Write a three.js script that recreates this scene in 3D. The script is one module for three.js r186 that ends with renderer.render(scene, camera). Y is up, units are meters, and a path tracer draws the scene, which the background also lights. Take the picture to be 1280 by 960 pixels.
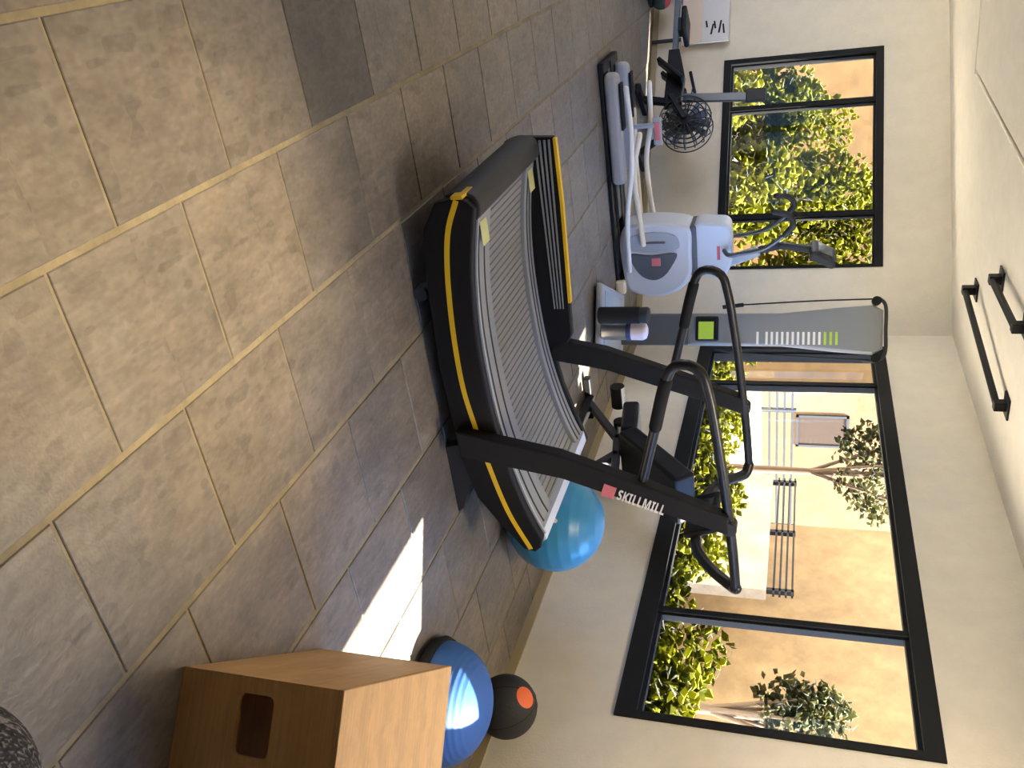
import * as THREE from 'three';
import { RoundedBoxGeometry } from 'three/addons/geometries/RoundedBoxGeometry.js';
import { mergeGeometries } from 'three/addons/utils/BufferGeometryUtils.js';
import { TextGeometry } from 'three/addons/geometries/TextGeometry.js';
import { FontLoader } from 'three/addons/loaders/FontLoader.js';
import { Sky } from 'three/addons/objects/Sky.js';
import { RectAreaLightUniformsLib } from 'three/addons/lights/RectAreaLightUniformsLib.js';

// ------------------------------------------------------------------ camera (the phone was held sideways: world up points to the right of the frame)
const scene = new THREE.Scene();
const V = (x, y, z) => new THREE.Vector3(x, y, z);
const FOCAL = 1076.1, PITCH = 0.3230, ROLL = 0.02346, YAW = 0.5202;
const camera = new THREE.PerspectiveCamera(2 * Math.atan(480 / FOCAL) * 180 / Math.PI, 4 / 3, 0.05, 200);
{
  const cp = Math.cos(PITCH), sp = Math.sin(PITCH), cy = Math.cos(YAW), sy = Math.sin(YAW);
  const F = V(sy * cp, -sp, -cy * cp), R0 = V(cy, 0, sy), U0 = R0.clone().cross(F);
  const R = R0.clone().multiplyScalar(Math.cos(ROLL)).addScaledVector(U0, Math.sin(ROLL));
  const U = U0.clone().multiplyScalar(Math.cos(ROLL)).addScaledVector(R0, -Math.sin(ROLL));
  camera.quaternion.setFromRotationMatrix(new THREE.Matrix4().makeBasis(U, R.negate(), F.negate()));
  camera.position.set(0, 1.5, 0);
}
// ------------------------------------------------------------------ sky, sun, exposure
const renderer = new THREE.WebGLRenderer({ antialias: true });
renderer.toneMapping = THREE.LinearToneMapping;
renderer.toneMappingExposure = 1.95;
renderer.shadowMap.enabled = true;
RectAreaLightUniformsLib.init();
const SUN = V(0.527, 0.799, 0.289).normalize();
const sky = new Sky();
sky.scale.setScalar(1000);
sky.material.uniforms.turbidity.value = 9;
sky.material.uniforms.rayleigh.value = 0.18;
sky.material.uniforms.mieCoefficient.value = 0.004;
sky.material.uniforms.mieDirectionalG.value = 0.7;
sky.material.uniforms.sunPosition.value.copy(SUN);
sky.name = 'sky';
scene.add(sky);
scene.environmentIntensity = 2.4;
const sun = new THREE.DirectionalLight(new THREE.Color(1.0, 0.92, 0.78), 32);
sun.position.copy(SUN).multiplyScalar(40).add(V(3, 0, -5));
sun.target.position.set(3, 0, -5);
sun.castShadow = true;
Object.assign(sun.shadow.camera, { left: -22, right: 22, top: 22, bottom: -22, near: 1, far: 90 });
sun.shadow.mapSize.set(4096, 4096);
scene.add(sun, sun.target);

// ------------------------------------------------------------------ helpers
let seed = 20241;
const rnd = () => { seed = (seed * 1664525 + 1013904223) >>> 0; return seed / 4294967296; };
const rr = (a, b) => a + (b - a) * rnd();
const used = {};
function numbered(name) { const n = used[name] ?? 0; used[name] = n + 1; return n ? `${name}_${String(n).padStart(3, '0')}` : name; }
function clean(g) { g = g.index ? g.toNonIndexed() : g; for (const k of Object.keys(g.attributes)) if (!['position', 'normal', 'uv'].includes(k)) g.deleteAttribute(k); return g; }
function join(geos) {
  geos = [].concat(geos);
  if (geos.length === 1) return geos[0];
  return mergeGeometries(geos.map(clean));
}
function add(name, geos, mat, parent) {
  const m = new THREE.Mesh(join(geos), mat);
  m.name = name; m.castShadow = m.receiveShadow = true;
  if (parent?.userData.origin) m.geometry.translate(-parent.userData.origin[0], -parent.userData.origin[1], -parent.userData.origin[2]);
  (parent ?? scene).add(m);
  return m;
}
// sub-part of a part (geometry given in the same coordinates as the thing's)
function sub(name, geos, mat, part, root) {
  const m = new THREE.Mesh(join(geos), mat); m.name = name; m.castShadow = m.receiveShadow = true;
  const o = root.userData.origin; if (o) m.geometry.translate(-o[0], -o[1], -o[2]);
  part.add(m); return m;
}
function thing(name, label, category, origin = [0, 0, 0], frame = null, group = null) {
  const g = new THREE.Group(); g.name = numbered(name);
  g.userData = { label, category, origin };
  if (group) g.userData.group = group;
  if (frame) { g.quaternion.copy(frame.q); g.position.copy(frame.at(...origin)); } else g.position.set(...origin);
  scene.add(g); return g;
}
function struct(name, geos, mat) { const m = add(name, geos, mat); m.userData.kind = 'structure'; return m; }
function structGroup(name, frame = null) {
  const g = new THREE.Group(); g.name = name; g.userData = { kind: 'structure' };
  if (frame) { g.quaternion.copy(frame.q); g.position.copy(frame.at(0, 0, 0)); }
  scene.add(g); return g;
}
// box by extents, uv in metres
function box(x0, x1, y0, y1, z0, z1) {
  const w = x1 - x0, h = y1 - y0, d = z1 - z0, g = new THREE.BoxGeometry(w, h, d), uv = g.attributes.uv;
  const dims = [[d, h], [d, h], [w, d], [w, d], [w, h], [w, h]];
  for (let i = 0; i < 24; i++) { const s = dims[i >> 2]; uv.setXY(i, uv.getX(i) * s[0] + x0 + z0, uv.getY(i) * s[1] + y0); }
  return g.translate((x0 + x1) / 2, (y0 + y1) / 2, (z0 + z1) / 2);
}
function rbox(x0, x1, y0, y1, z0, z1, r = 0.01, seg = 2) {
  const w = x1 - x0, h = y1 - y0, d = z1 - z0;
  return new RoundedBoxGeometry(w, h, d, seg, Math.min(r, w * .49, h * .49, d * .49)).translate((x0 + x1) / 2, (y0 + y1) / 2, (z0 + z1) / 2);
}
const shapeOf = (pts) => new THREE.Shape(pts.map((p) => new THREE.Vector2(p[0], p[1])));
function prism(pts, z0, z1, bevel = 0, holes = []) {           // profile in x-y, pushed along z
  const s = pts.isShape ? pts : shapeOf(pts);
  for (const h of holes) s.holes.push(new THREE.Path(h.map((p) => new THREE.Vector2(p[0], p[1]))));
  const g = new THREE.ExtrudeGeometry(s, { depth: z1 - z0 - 2 * bevel, bevelEnabled: bevel > 0, bevelThickness: bevel, bevelSize: bevel, bevelOffset: -bevel, bevelSegments: 2, curveSegments: 10 });
  return g.translate(0, 0, z0 + bevel);
}
function smooth(pts, n = 40, closed = false) {                 // 2D spline points
  const c = new THREE.CatmullRomCurve3(pts.map((p) => V(p[0], p[1], 0)), closed, 'centripetal');
  return c.getPoints(n).map((p) => [p.x, p.y]);
}
function tube(pts, r, n = 32, seg = 10, closed = false) {
  const c = new THREE.CatmullRomCurve3(pts.map((p) => V(...p)), closed, 'centripetal');
  const g = new THREE.TubeGeometry(c, n, r, seg, closed);
  if (closed) return g;
  const caps = [0, 1].map((t) => { const p = c.getPointAt(t), s = new THREE.SphereGeometry(r, seg, 6); return s.translate(p.x, p.y, p.z); });
  return join([g, ...caps]);
}
function rod(a, b, r0, r1 = r0, seg = 14) {
  const A = V(...a), B = V(...b), d = B.clone().sub(A), L = d.length();
  const g = new THREE.CylinderGeometry(r1, r0, L, seg);
  g.applyQuaternion(new THREE.Quaternion().setFromUnitVectors(V(0, 1, 0), d.normalize()));
  return g.translate(...A.add(B).multiplyScalar(.5).toArray());
}
function bar(a, b, w, d, r = 0.006) {                          // rounded rectangular bar from a to b; w in the x-y plane, d along z
  const A = V(...a), B = V(...b), dir = B.clone().sub(A), L = dir.length();
  const g = new RoundedBoxGeometry(w, L, d, 2, Math.min(r, w * .49, d * .49));
  g.applyQuaternion(new THREE.Quaternion().setFromUnitVectors(V(0, 1, 0), dir.normalize()));
  return g.translate(...A.add(B).multiplyScalar(.5).toArray());
}
function lathe(pts, seg = 40) { return new THREE.LatheGeometry(pts.map((p) => new THREE.Vector2(p[0], p[1])), seg); }

// ------------------------------------------------------------------ procedural textures
function valueNoise(sz, sd) {
  const t = new Float32Array(sz * sz); let s = sd >>> 0;
  for (let i = 0; i < t.length; i++) { s = (s * 1664525 + 1013904223) >>> 0; t[i] = s / 4294967296; }
  return (x, y) => {
    const xi = Math.floor(x), yi = Math.floor(y), fx = x - xi, fy = y - yi, sx = fx * fx * (3 - 2 * fx), sy = fy * fy * (3 - 2 * fy);
    const w = (a) => ((a % sz) + sz) % sz, g = (a, b) => t[w(b) * sz + w(a)];
    return (g(xi, yi) * (1 - sx) + g(xi + 1, yi) * sx) * (1 - sy) + (g(xi, yi + 1) * (1 - sx) + g(xi + 1, yi + 1) * sx) * sy;
  };
}
function texture(N, fn, srgb, repeat = 1) {
  const d = new Uint8Array(N * N * 4);
  for (let j = 0; j < N; j++) for (let i = 0; i < N; i++) {
    const c = fn(i / N, j / N), k = (j * N + i) * 4;
    d[k] = Math.max(0, Math.min(255, c[0] * 255)); d[k + 1] = Math.max(0, Math.min(255, c[1] * 255)); d[k + 2] = Math.max(0, Math.min(255, c[2] * 255)); d[k + 3] = 255;
  }
  const t = new THREE.DataTexture(d, N, N); t.wrapS = t.wrapT = THREE.RepeatWrapping; t.magFilter = THREE.LinearFilter; t.minFilter = THREE.LinearMipmapLinearFilter; t.generateMipmaps = true;
  t.repeat.set(repeat, repeat); if (srgb) t.colorSpace = THREE.SRGBColorSpace; t.needsUpdate = true; return t;
}
const n8 = valueNoise(8, 5), n16 = valueNoise(16, 9), n32 = valueNoise(32, 77), n64 = valueNoise(64, 31), n128 = valueNoise(128, 12), n256 = valueNoise(256, 3);
const fbm = (u, v) => .34 * n8(u * 8, v * 8) + .26 * n16(u * 16, v * 16) + .18 * n32(u * 32, v * 32) + .12 * n64(u * 64, v * 64) + .1 * n128(u * 128, v * 128);
const grey = (v) => [v, v, v];
const slateMap = texture(512, (u, v) => {
  const f = fbm(u, v), w = fbm(v * 1 + .37, u + .11), streak = n64(u * 64, v * 16), pit = n128(u * 128, v * 64);
  let t = .80 + .28 * (f - .5) + .09 * (streak - .5) + .1 * (pit - .5);
  if (n32(u * 32 + 7, v * 16 + 3) > .86) t -= .07;
  return [t * (1.0 + .05 * (w - .5)), t * .965, t * (.925 - .06 * (w - .5))];
}, true);
const slateBump = texture(512, (u, v) => grey(.6 * fbm(u, v) + .25 * n64(u * 64, v * 32) + .15 * n256(u * 256, v * 256)), false);
const plasterBump = texture(512, (u, v) => grey(.5 * n128(u * 128, v * 128) + .5 * n256(u * 256, v * 256)), false);
const plasterMap = texture(256, (u, v) => grey(.93 + .06 * fbm(u, v)), true);
const groutMap = texture(256, (u, v) => grey(.78 + .3 * (fbm(u, v) - .3)), true, 2);
const stuccoMap = texture(256, (u, v) => grey(.8 + .3 * (fbm(u, v) - .3)), true, .35);
const plyMap = texture(512, (u, v) => {
  const wob = fbm(u, v) * 1.2, ring = .5 + .5 * Math.sin((v * 6 + wob) * Math.PI * 2), fine = n256(u * 8, v * 256);
  const t = .9 + .05 * (ring - .5) + .08 * (fine - .5); return [t, t * .985, t * .95];
}, true);
const rubberBump = texture(256, (u, v) => grey(n128(u * 128, v * 128) > .62 ? 1 : n64(u * 64, v * 64) * .5), false);
const speckMap = texture(256, (u, v) => grey(n128(u * 128, v * 128) > .66 ? .75 : .14 + .12 * n256(u * 256, v * 256)), true);
const grassMap = texture(256, (u, v) => { const f = fbm(u, v), g = n256(u * 256, v * 256); return [.62 + .3 * f + .1 * g, .78 + .2 * f, .4 + .2 * g]; }, true);

// ------------------------------------------------------------------ materials
const std = (c, roughness = .6, metalness = 0, extra = {}) => new THREE.MeshStandardMaterial({ color: new THREE.Color(...c), roughness, metalness, ...extra });
const dim = (c, roughness, spec) => new THREE.MeshPhysicalMaterial({ color: new THREE.Color(...c), roughness, specularIntensity: spec });
const M = {
  wall: std([.76, .70, .585], .9, 0, { map: plasterMap, bumpMap: plasterBump, bumpScale: .0012 }),
  wallDark: std([.16, .15, .14], .9, 0, { map: plasterMap, bumpMap: plasterBump, bumpScale: .0012 }),
  ceiling: std([.92, .875, .79], .92, 0, { map: plasterMap, bumpMap: plasterBump, bumpScale: .0008 }),
  grout: std([.31, .26, .17], .9, 0, { map: groutMap }),
  base: std([.36, .29, .16], .6),
  frame: dim([.011, .0115, .0115], .6, .25),
  black: dim([.008, .008, .009], .5, .4),
  blackMatte: dim([.013, .0125, .0125], .7, .4),
  charcoal: dim([.032, .033, .035], .55, .5),
  rubber: dim([.013, .013, .014], .8, .4),
  steelDark: std([.09, .095, .105], .38, .5),
  tubePaint: dim([.013, .0135, .015], .35, .7),
  belt: std([.20, .205, .215], .5),
  beltGap: std([.02, .02, .02], .8),
  footRail: std([.24, .255, .28], .42),
  yellow: std([.75, .47, .008], .45),
  silver: std([.56, .60, .67], .36),
  silverDeep: std([.36, .39, .44], .38),
  slateGrey: std([.085, .095, .12], .45),
  white: std([.75, .73, .68], .5),
  cream: std([.72, .64, .5], .6),
  red: std([.55, .07, .08], .5),
  pink: std([.62, .16, .18], .5),
  lime: std([.40, .56, .05], .5),
  ballBlue: std([.035, .25, .48], .32),
  domeBlue: std([.025, .10, .33], .58),
  orange: std([.72, .13, .04], .5),
  steel: std([.5, .52, .55], .3, .9),
  lamp: std([.8, .78, .74], .5),
  ply: std([.76, .45, .18], .55, 0, { map: plyMap }),
  plyEdge: std([.50, .32, .15], .65, 0, { map: plyMap }),
  glass: new THREE.MeshPhysicalMaterial({ color: 0xffffff, roughness: 0, transmission: 1, thickness: 0, ior: 1.15 }),
};

// ------------------------------------------------------------------ room shell
const RX = 3.61, H = 2.72;                                      // inner face of the right wall, ceiling height
const C0 = V(3.61, 0, -7.30), DD = V(-.755, 0, -.656).normalize(), OUT = V(.656, 0, -.755).normalize();
const FAR = {                                                   // frame of the angled far wall: s along it to the left, y up, o outward
  q: new THREE.Quaternion().setFromRotationMatrix(new THREE.Matrix4().makeBasis(DD, V(0, 1, 0), OUT)),
  at: (s, y, o) => C0.clone().addScaledVector(DD, s).add(V(0, y, 0)).addScaledVector(OUT, o),
};
const FL = 5.2, FE = FAR.at(FL, 0, 0);                          // end of the far wall
const LX = -3.6, NZ = 3.0, W4 = { z0: -9.4, z1: -5.0, y0: .02, y1: 2.5 }, W3 = { z0: -1.87, z1: .3, y0: 1.32, y1: 2.38 }, W2 = { z0: -7.07, z1: -2.93, y0: .636, y1: 2.17 }, W1 = { s0: .63, s1: 2.78, y0: .722, y1: 2.17 };
const outline = [[RX, NZ], [RX, -7.3], [FE.x, FE.z], [LX, FE.z], [LX, NZ]];
const TH = .12;
function slab(poly, y0, y1, holes = []) {                       // polygon in x-z, thickness in y
  const g = prism(poly.map(([x, z]) => [x, -z]), 0, y1 - y0, 0, holes.map((h) => h.map(([x, z]) => [x, -z])));
  return g.rotateX(-Math.PI / 2).translate(0, y0, 0);
}
const wide = [[RX + TH, NZ + TH], [RX + TH, -7.3 - .12], [FE.x + OUT.x * TH, FE.z + OUT.z * TH], [LX - TH, FE.z - TH], [LX - TH, NZ + TH]];
const floor = struct('floor', slab(wide, -.14, -.0045), M.grout);
// each slate tile is a piece of its own; columns 0.47 m wide with joints shifted by half a tile from one column to the next
{
  const T = .47, e = T - .019, eD = T - .009, b = .0025;
  const inRoom = (x, z) => { const far = -7.3 - (RX - x) * (.656 / .755); return x < RX && x > LX && z < NZ && z > Math.max(far, FE.z); };
  function tileGeo(ox, oz, w = e, d = eD) {
    const g = new THREE.ExtrudeGeometry(shapeOf([[-w / 2 + b, -d / 2 + b], [w / 2 - b, -d / 2 + b], [w / 2 - b, d / 2 - b], [-w / 2 + b, d / 2 - b]]), { depth: .007, bevelEnabled: true, bevelSize: b, bevelThickness: b, bevelSegments: 1, steps: 1 });
    g.rotateX(-Math.PI / 2).translate(0, -.0095, 0);
    const p = g.attributes.position, uv = g.attributes.uv;
    for (let i = 0; i < uv.count; i++) uv.setXY(i, (p.getX(i)) * .9 + ox, (p.getZ(i)) * .9 + oz);
    return g;
  }
  const geos = Array.from({ length: 8 }, () => tileGeo(rnd(), rnd()));
  const tones = [[.255, .235, .212], [.235, .22, .205], [.275, .25, .22], [.24, .222, .2], [.215, .203, .195]].map((c) => std(c, .42, 0, { map: slateMap, bumpMap: slateBump, bumpScale: .003 }));
  const dark = std([.135, .132, .133], .55, 0, { map: slateMap, bumpMap: slateBump, bumpScale: .002 });
  const rest = [];
  let count = 0;
  const fwd = V(Math.sin(YAW), 0, -Math.cos(YAW)), rgt = V(Math.cos(YAW), 0, Math.sin(YAW));
  for (let k = -8; k <= 7; k++) {
    const xc = .035 + T * (k + .5);
    for (let j = -8; j <= 24; j++) {
      const zc = -1.55 - T * (j + .5) + ((k & 1) ? .235 : 0);
      const x0 = Math.max(xc - e / 2, LX), x1 = Math.min(xc + e / 2, RX);
      if (x1 - x0 < .04) continue;
      const w = x1 - x0, xm = (x0 + x1) / 2;
      if (!inRoom(xm, zc)) continue;
      const d = xm * fwd.x + zc * fwd.z, s = xm * rgt.x + zc * rgt.z;
      const seen = d > .75 && Math.abs(s) < d * .50 + .55 && count < 297;
      const isDark = k === 0 && j === 2;
      const g = w < e - .001 ? tileGeo(rnd(), rnd(), w) : geos[Math.floor(rnd() * geos.length)], m = isDark ? dark : tones[Math.floor(rnd() * tones.length)];
      const tilt = rr(-.0012, .0012), lift = rr(-.0006, .0006);
      if (seen) {
        const t = new THREE.Mesh(g, m); t.name = numbered('tile'); t.receiveShadow = t.castShadow = true;
        t.position.set(xm, lift, zc); t.rotation.z = tilt; floor.add(t); count++;
      } else rest.push(clean(g.clone()).translate(xm, lift, zc));
    }
  }
  const r = new THREE.Mesh(mergeGeometries(rest), tones[0]); r.name = 'tile_field'; r.userData.kind = 'stuff'; r.castShadow = r.receiveShadow = true; floor.add(r);
}
{
  const hole = [[-2.0, -8.25], [1.535, -7.66], [1.95, -2.6], [-2.0, -2.6]], cx = -.1, cz = -5.3, q = .045;
  const inner = hole.map(([x, z]) => [x - q * Math.sign(x - cx), z - q * Math.sign(z - cz)]);
  const c = struct('ceiling', [slab(wide, H + .1, H + .2), slab(wide, H, H + .1, [hole])], M.ceiling);
  const panel = new THREE.Mesh(slab(inner, H, H + .1), M.ceiling); panel.name = 'ceiling_panel'; panel.castShadow = panel.receiveShadow = true; c.add(panel);
}
// right wall with two openings
struct('wall_right', [
  box(RX, RX + TH, -.14, W2.y0, -7.42, NZ + TH), box(RX, RX + TH, W2.y1, H + .2, -7.42, W3.z0), box(RX, RX + TH, W3.y1, H + .2, W3.z0, W3.z1), box(RX, RX + TH, W2.y1, H + .2, W3.z1, NZ + TH),
  box(RX, RX + TH, W2.y0, W2.y1, -7.42, W2.z0), box(RX, RX + TH, W2.y0, W2.y1, W2.z1, W3.z0),
  box(RX, RX + TH, W2.y0, W3.y0, W3.z0, W3.z1), box(RX, RX + TH, W2.y0, W2.y1, W3.z1, NZ + TH)], M.wall);
{
  const g = [box(-.12, FL + .1, -.14, W1.y0, 0, TH), box(-.12, FL + .1, W1.y1, H + .2, 0, TH), box(-.12, W1.s0, W1.y0, W1.y1, 0, TH), box(W1.s1, FL + .1, W1.y0, W1.y1, 0, TH)];
  const m = struct('wall_far', g, M.wall); m.quaternion.copy(FAR.q); m.position.copy(C0);
  const b = struct('baseboard_far', prism([[0, 0], [0, .055], [.008, .055], [.012, .048], [.012, 0]], 0, FL).rotateY(Math.PI / 2).translate(0, 0, -.0), M.base);
  b.quaternion.copy(FAR.q); b.position.copy(FAR.at(0, 0, -.012));
}
struct('wall_end', box(LX - TH, FE.x + .1, -.14, H + .2, FE.z - TH, FE.z), M.wall);
struct('wall_left', [box(LX - TH, LX, -.14, H + .2, FE.z - TH, W4.z0), box(LX - TH, LX, -.14, H + .2, W4.z1, NZ + TH), box(LX - TH, LX, W4.y1, H + .2, W4.z0, W4.z1), box(LX - TH, LX, -.14, W4.y0, W4.z0, W4.z1)], M.wallDark);
struct('wall_near', box(LX, RX + TH, -.14, H + .2, NZ, NZ + TH), M.wallDark);
struct('baseboard_right', box(RX - .012, RX, 0, .055, -7.29, NZ), M.base);

// windows: frame, mullions and each pane in local coordinates (a along the wall, y, o outward)
function windowUnit(name, map, a0, a1, y0, y1, t, mull) {
  const g = structGroup(name, map);
  const b = (a, c, d, e, o0, o1) => box(a, c, d, e, o0, o1);
  const put = (n, geo, m) => { const x = new THREE.Mesh(join(geo), m); x.name = n; x.castShadow = x.receiveShadow = true; g.add(x); return x; };
  put('window_frame', [b(a0, a1, y0, y0 + t.b, -.012, t.d ?? .10), b(a0, a1, y1 - t.t, y1, -.012, t.d ?? .10), b(a0, a0 + t.l, y0 + t.b, y1 - t.t, -.012, t.d ?? .10), b(a1 - t.r, a1, y0 + t.b, y1 - t.t, -.012, t.d ?? .10)], M.frame);
  const edges = [a0 + t.l, ...mull, a1 - t.r];
  for (const m of mull) put('mullion', b(m - .02, m + .02, y0 + t.b, y1 - t.t, .01, .085), M.frame);
  for (let i = 0; i < edges.length - 1; i++) {
    const l = edges[i] + (i ? .02 : 0), r = edges[i + 1] - (i < edges.length - 2 ? .02 : 0), s = .022;
    put('sash', [b(l, r, y0 + t.b, y0 + t.b + s, .025, .07), b(l, r, y1 - t.t - s, y1 - t.t, .025, .07), b(l, l + s * .7, y0 + t.b + s, y1 - t.t - s, .025, .07), b(r - s * .7, r, y0 + t.b + s, y1 - t.t - s, .025, .07)], M.frame);
    const p = new THREE.Mesh(new THREE.PlaneGeometry(r - l - .01, y1 - y0 - t.t - t.b - .01).translate((l + r) / 2, (y0 + t.b + y1 - t.t) / 2, .048), M.glass);
    p.name = 'pane'; g.add(p);
  }
  return g;
}
const RIGHT = {                                                 // frame of the right wall: a along -z, o outward (+x)
  q: new THREE.Quaternion().setFromRotationMatrix(new THREE.Matrix4().makeBasis(V(0, 0, -1), V(0, 1, 0), V(1, 0, 0))),
  at: (a, y, o) => V(RX + o, y, -a),
};
windowUnit('window_1', FAR, W1.s0, W1.s1, W1.y0, W1.y1, { t: .065, b: .07, l: .025, r: .05, d: .116 }, [1.15, 2.26]);
windowUnit('window_2', RIGHT, 2.93, 7.07, W2.y0, W2.y1, { t: .09, b: .11, l: .045, r: .07, d: .116 }, [3.735, 6.45]);
const LEFT = {                                                  // frame of the left wall: a along +z, o outward (-x)
  q: new THREE.Quaternion().setFromRotationMatrix(new THREE.Matrix4().makeBasis(V(0, 0, 1), V(0, 1, 0), V(-1, 0, 0))),
  at: (a, y, o) => V(LX - o, y, a),
};
windowUnit('window_4', LEFT, W4.z0, W4.z1, W4.y0, W4.y1, { t: .05, b: .06, l: .05, r: .05 }, [-7.9, -6.4]);
windowUnit('window_3', RIGHT, -.3, 1.87, W3.y0, W3.y1, { t: .03, b: .05, l: .05, r: .05 }, [.8]);

// ------------------------------------------------------------------ lamps of the room (outside the frame): warm square panels and one warm downlight
{
  const spots = [[-.6, -4.4], [2.45, -2.2]];
  const glow = new THREE.MeshStandardMaterial({ color: 0xffffff, emissive: new THREE.Color(1, .88, .70), emissiveIntensity: 3 });
  const tell = ['left of the treadmill', 'above the balance dome and the wooden box'];
  spots.forEach(([x, z], i) => {
    const t = thing('ceiling_light', `square warm ceiling panel light ${tell[i]}`, 'ceiling light', [x, H, z], null, 'square ceiling panel lights');
    add('housing', [box(x - .32, x + .32, H - .03, H, z - .32, z - .30), box(x - .32, x + .32, H - .03, H, z + .30, z + .32), box(x - .32, x - .30, H - .03, H, z - .30, z + .30), box(x + .30, x + .32, H - .03, H, z - .30, z + .30)], M.lamp, t);
    add('diffuser', box(x - .30, x + .30, H - .02, H - .012, z - .30, z + .30), glow, t);
    const l = new THREE.RectAreaLight(new THREE.Color(1, .84, .62), i ? 19 : 5, .56, .56);
    l.name = 'ceiling_light_glow'; l.position.set(0, -.026, 0); l.rotation.x = -Math.PI / 2; l.castShadow = true; t.add(l);
  });
  const x = .72, z = -1.72;
  const t = thing('downlight', 'small round warm downlight above the open floor near the camera', 'downlight', [x, H, z]);
  add('trim_ring', lathe([[.05, -.001], [.075, -.001], [.075, -.008], [.06, -.012], [.05, -.006]]).translate(x, H, z), M.lamp, t);
  add('lens', new THREE.CylinderGeometry(.05, .05, .004, 32).translate(x, H - .004, z), glow, t);
  const l = new THREE.SpotLight(new THREE.Color(1, .78, .45), 24, 0, .36, 1, 2);
  l.name = 'downlight_glow'; l.position.set(0, -.02, 0); l.target.position.set(0, -2.7, 0); l.castShadow = true; l.shadow.radius = 2; t.add(l, l.target);
}

// ------------------------------------------------------------------ curved treadmill
const font = await new FontLoader().loadAsync('fonts/droid/droid_sans_bold.typeface.json');
{
  const N = -2.93, Fz = -3.88, B0 = -3.20, B1 = -3.70;          // near face, far face, belt edges
  const t = thing('curved_treadmill', 'black curved manual treadmill with yellow side stripe and slatted belt', 'treadmill', [1.7, 0, -3.4]);
  const beltC = [[.93, .30], [1.0, .283], [1.2, .245], [1.45, .222], [1.7, .222], [1.95, .238], [2.2, .278], [2.4, .33], [2.50, .368]];
  const curve = new THREE.CatmullRomCurve3(beltC.map((p) => V(p[0], p[1], 0)), false, 'centripetal');
  const top = curve.getPoints(40).map((p) => [p.x, p.y]);
  // near cover: closed profile under a curved top edge
  const lower = [[2.56, .30], [2.42, .20], [2.28, .115], [2.05, .07], [1.6, .055], [1.2, .075], [1.0, .105], [.90, .17]];
  const coverTop = top.map(([x, y]) => [x, y + .028]);
  const nearProfile = [[.885, .255], [.90, .30], ...coverTop, [2.545, .385], [2.575, .355], ...lower];
  const cover = add('side_cover', prism(nearProfile, N - .05, N, .008), M.black, t);
  // yellow stripe along the cover
  const stripeC = smooth([[.893, .262], [1.0, .212], [1.14, .180], [1.42, .152], [1.70, .148], [1.88, .168], [2.05, .193], [2.35, .256], [2.555, .335]], 60);
  const ribbon = (pts, w) => { const a = [], b = []; pts.forEach((p, i) => { const q = pts[Math.min(i + 1, pts.length - 1)], o = pts[Math.max(i - 1, 0)], dx = q[0] - o[0], dy = q[1] - o[1], L = Math.hypot(dx, dy); a.push([p[0] - dy / L * w / 2, p[1] + dx / L * w / 2]); b.unshift([p[0] + dy / L * w / 2, p[1] - dx / L * w / 2]); }); return [...a, ...b]; };
  sub('stripe', [prism(ribbon(stripeC, .021), N - .001, N + .003), rbox(.876, .890, .24, .29, N - .12, N + .002, .004)], M.yellow, cover, t);
  // far cover: taller straight inner panel, ribbed on the inside
  const farProfile = [[.885, .255], [.895, .40], [.91, .415], [1.2, .412], [1.7, .395], [1.9, .388], [1.95, .36], [1.99, .275], [2.2, .308], [2.4, .36], [2.545, .40], [2.575, .365], ...lower];
  const fc = add('side_cover', prism(farProfile, Fz, Fz + .045, .008), M.black, t);
  sub('stripe', prism([[.90, .405], [.90, .419], [1.2, .419], [1.72, .402], [1.72, .388], [1.2, .405]], Fz + .02, Fz + .05), M.yellow, fc, t);
  for (let k = 0; k < 4; k++) {
    const y = .315 + k * .022, ye = .312 + k * .015;
    add('rib', prism([[.905, y], [.905, y + .009], [1.75, ye + .005], [1.75, ye]], Fz + .045, Fz + .053), M.footRail, t);
  }
  // body between the covers
  const under = top.map(([x, y]) => [x, y - .03]);
  add('frame', prism([...under, [2.50, .27], [2.40, .2], [2.25, .12], [2.0, .08], [1.5, .065], [1.1, .09], [.93, .18]], Fz + .03, N - .035), M.blackMatte, t);
  // foot rails either side of the belt
  for (const [za, zb] of [[N - .05, B0 + .012], [B1 - .012, Fz + .045]]) {
    const z0 = Math.min(za, zb), z1 = Math.max(za, zb);
    const rp = [...top.filter((p) => p[0] > .98).map(([x, y]) => [x, y + .018]), ...top.filter((p) => p[0] > .98).reverse().map(([x, y]) => [x, y - .03])];
    const fr = add('foot_rail', prism(rp, z0, z1, .004), M.footRail, t);
    for (const u of [.35, .7]) { const z = z0 + (z1 - z0) * u; sub('groove', prism([...top.filter((p) => p[0] > 1.0).map(([x, y]) => [x, y + .0195]), ...top.filter((p) => p[0] > 1.0).reverse().map(([x, y]) => [x, y + .016])], z - .006, z + .006), M.beltGap, fr, t); }
    sub('sticker', rbox(1.02, 1.12, .298, .3, (z0 + z1) / 2 - .04, (z0 + z1) / 2 + .04, .001).translate(0, -.002, 0), std([.55, .55, .25], .5), fr, t);
  }
  // silver trim along the inner edge of the near cover
  add('trim', prism(ribbon(smooth(coverTop.map(([x, y]) => [x, y + .001]), 50), .008), N - .062, N - .05), M.silverDeep, t);
  // belt: every slat
  const L = curve.getLength(), ns = 46;
  for (let i = 0; i < ns; i++) {
    const u = (i + .5) / ns, p = curve.getPointAt(u), d = curve.getTangentAt(u), w = L / ns - .0028;
    const g = new RoundedBoxGeometry(w, .022, B0 - B1, 2, .005);
    g.rotateZ(Math.atan2(d.y, d.x)).translate(p.x, p.y - .009, (B0 + B1) / 2);
    add('slat', g, M.belt, t);
  }
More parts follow.
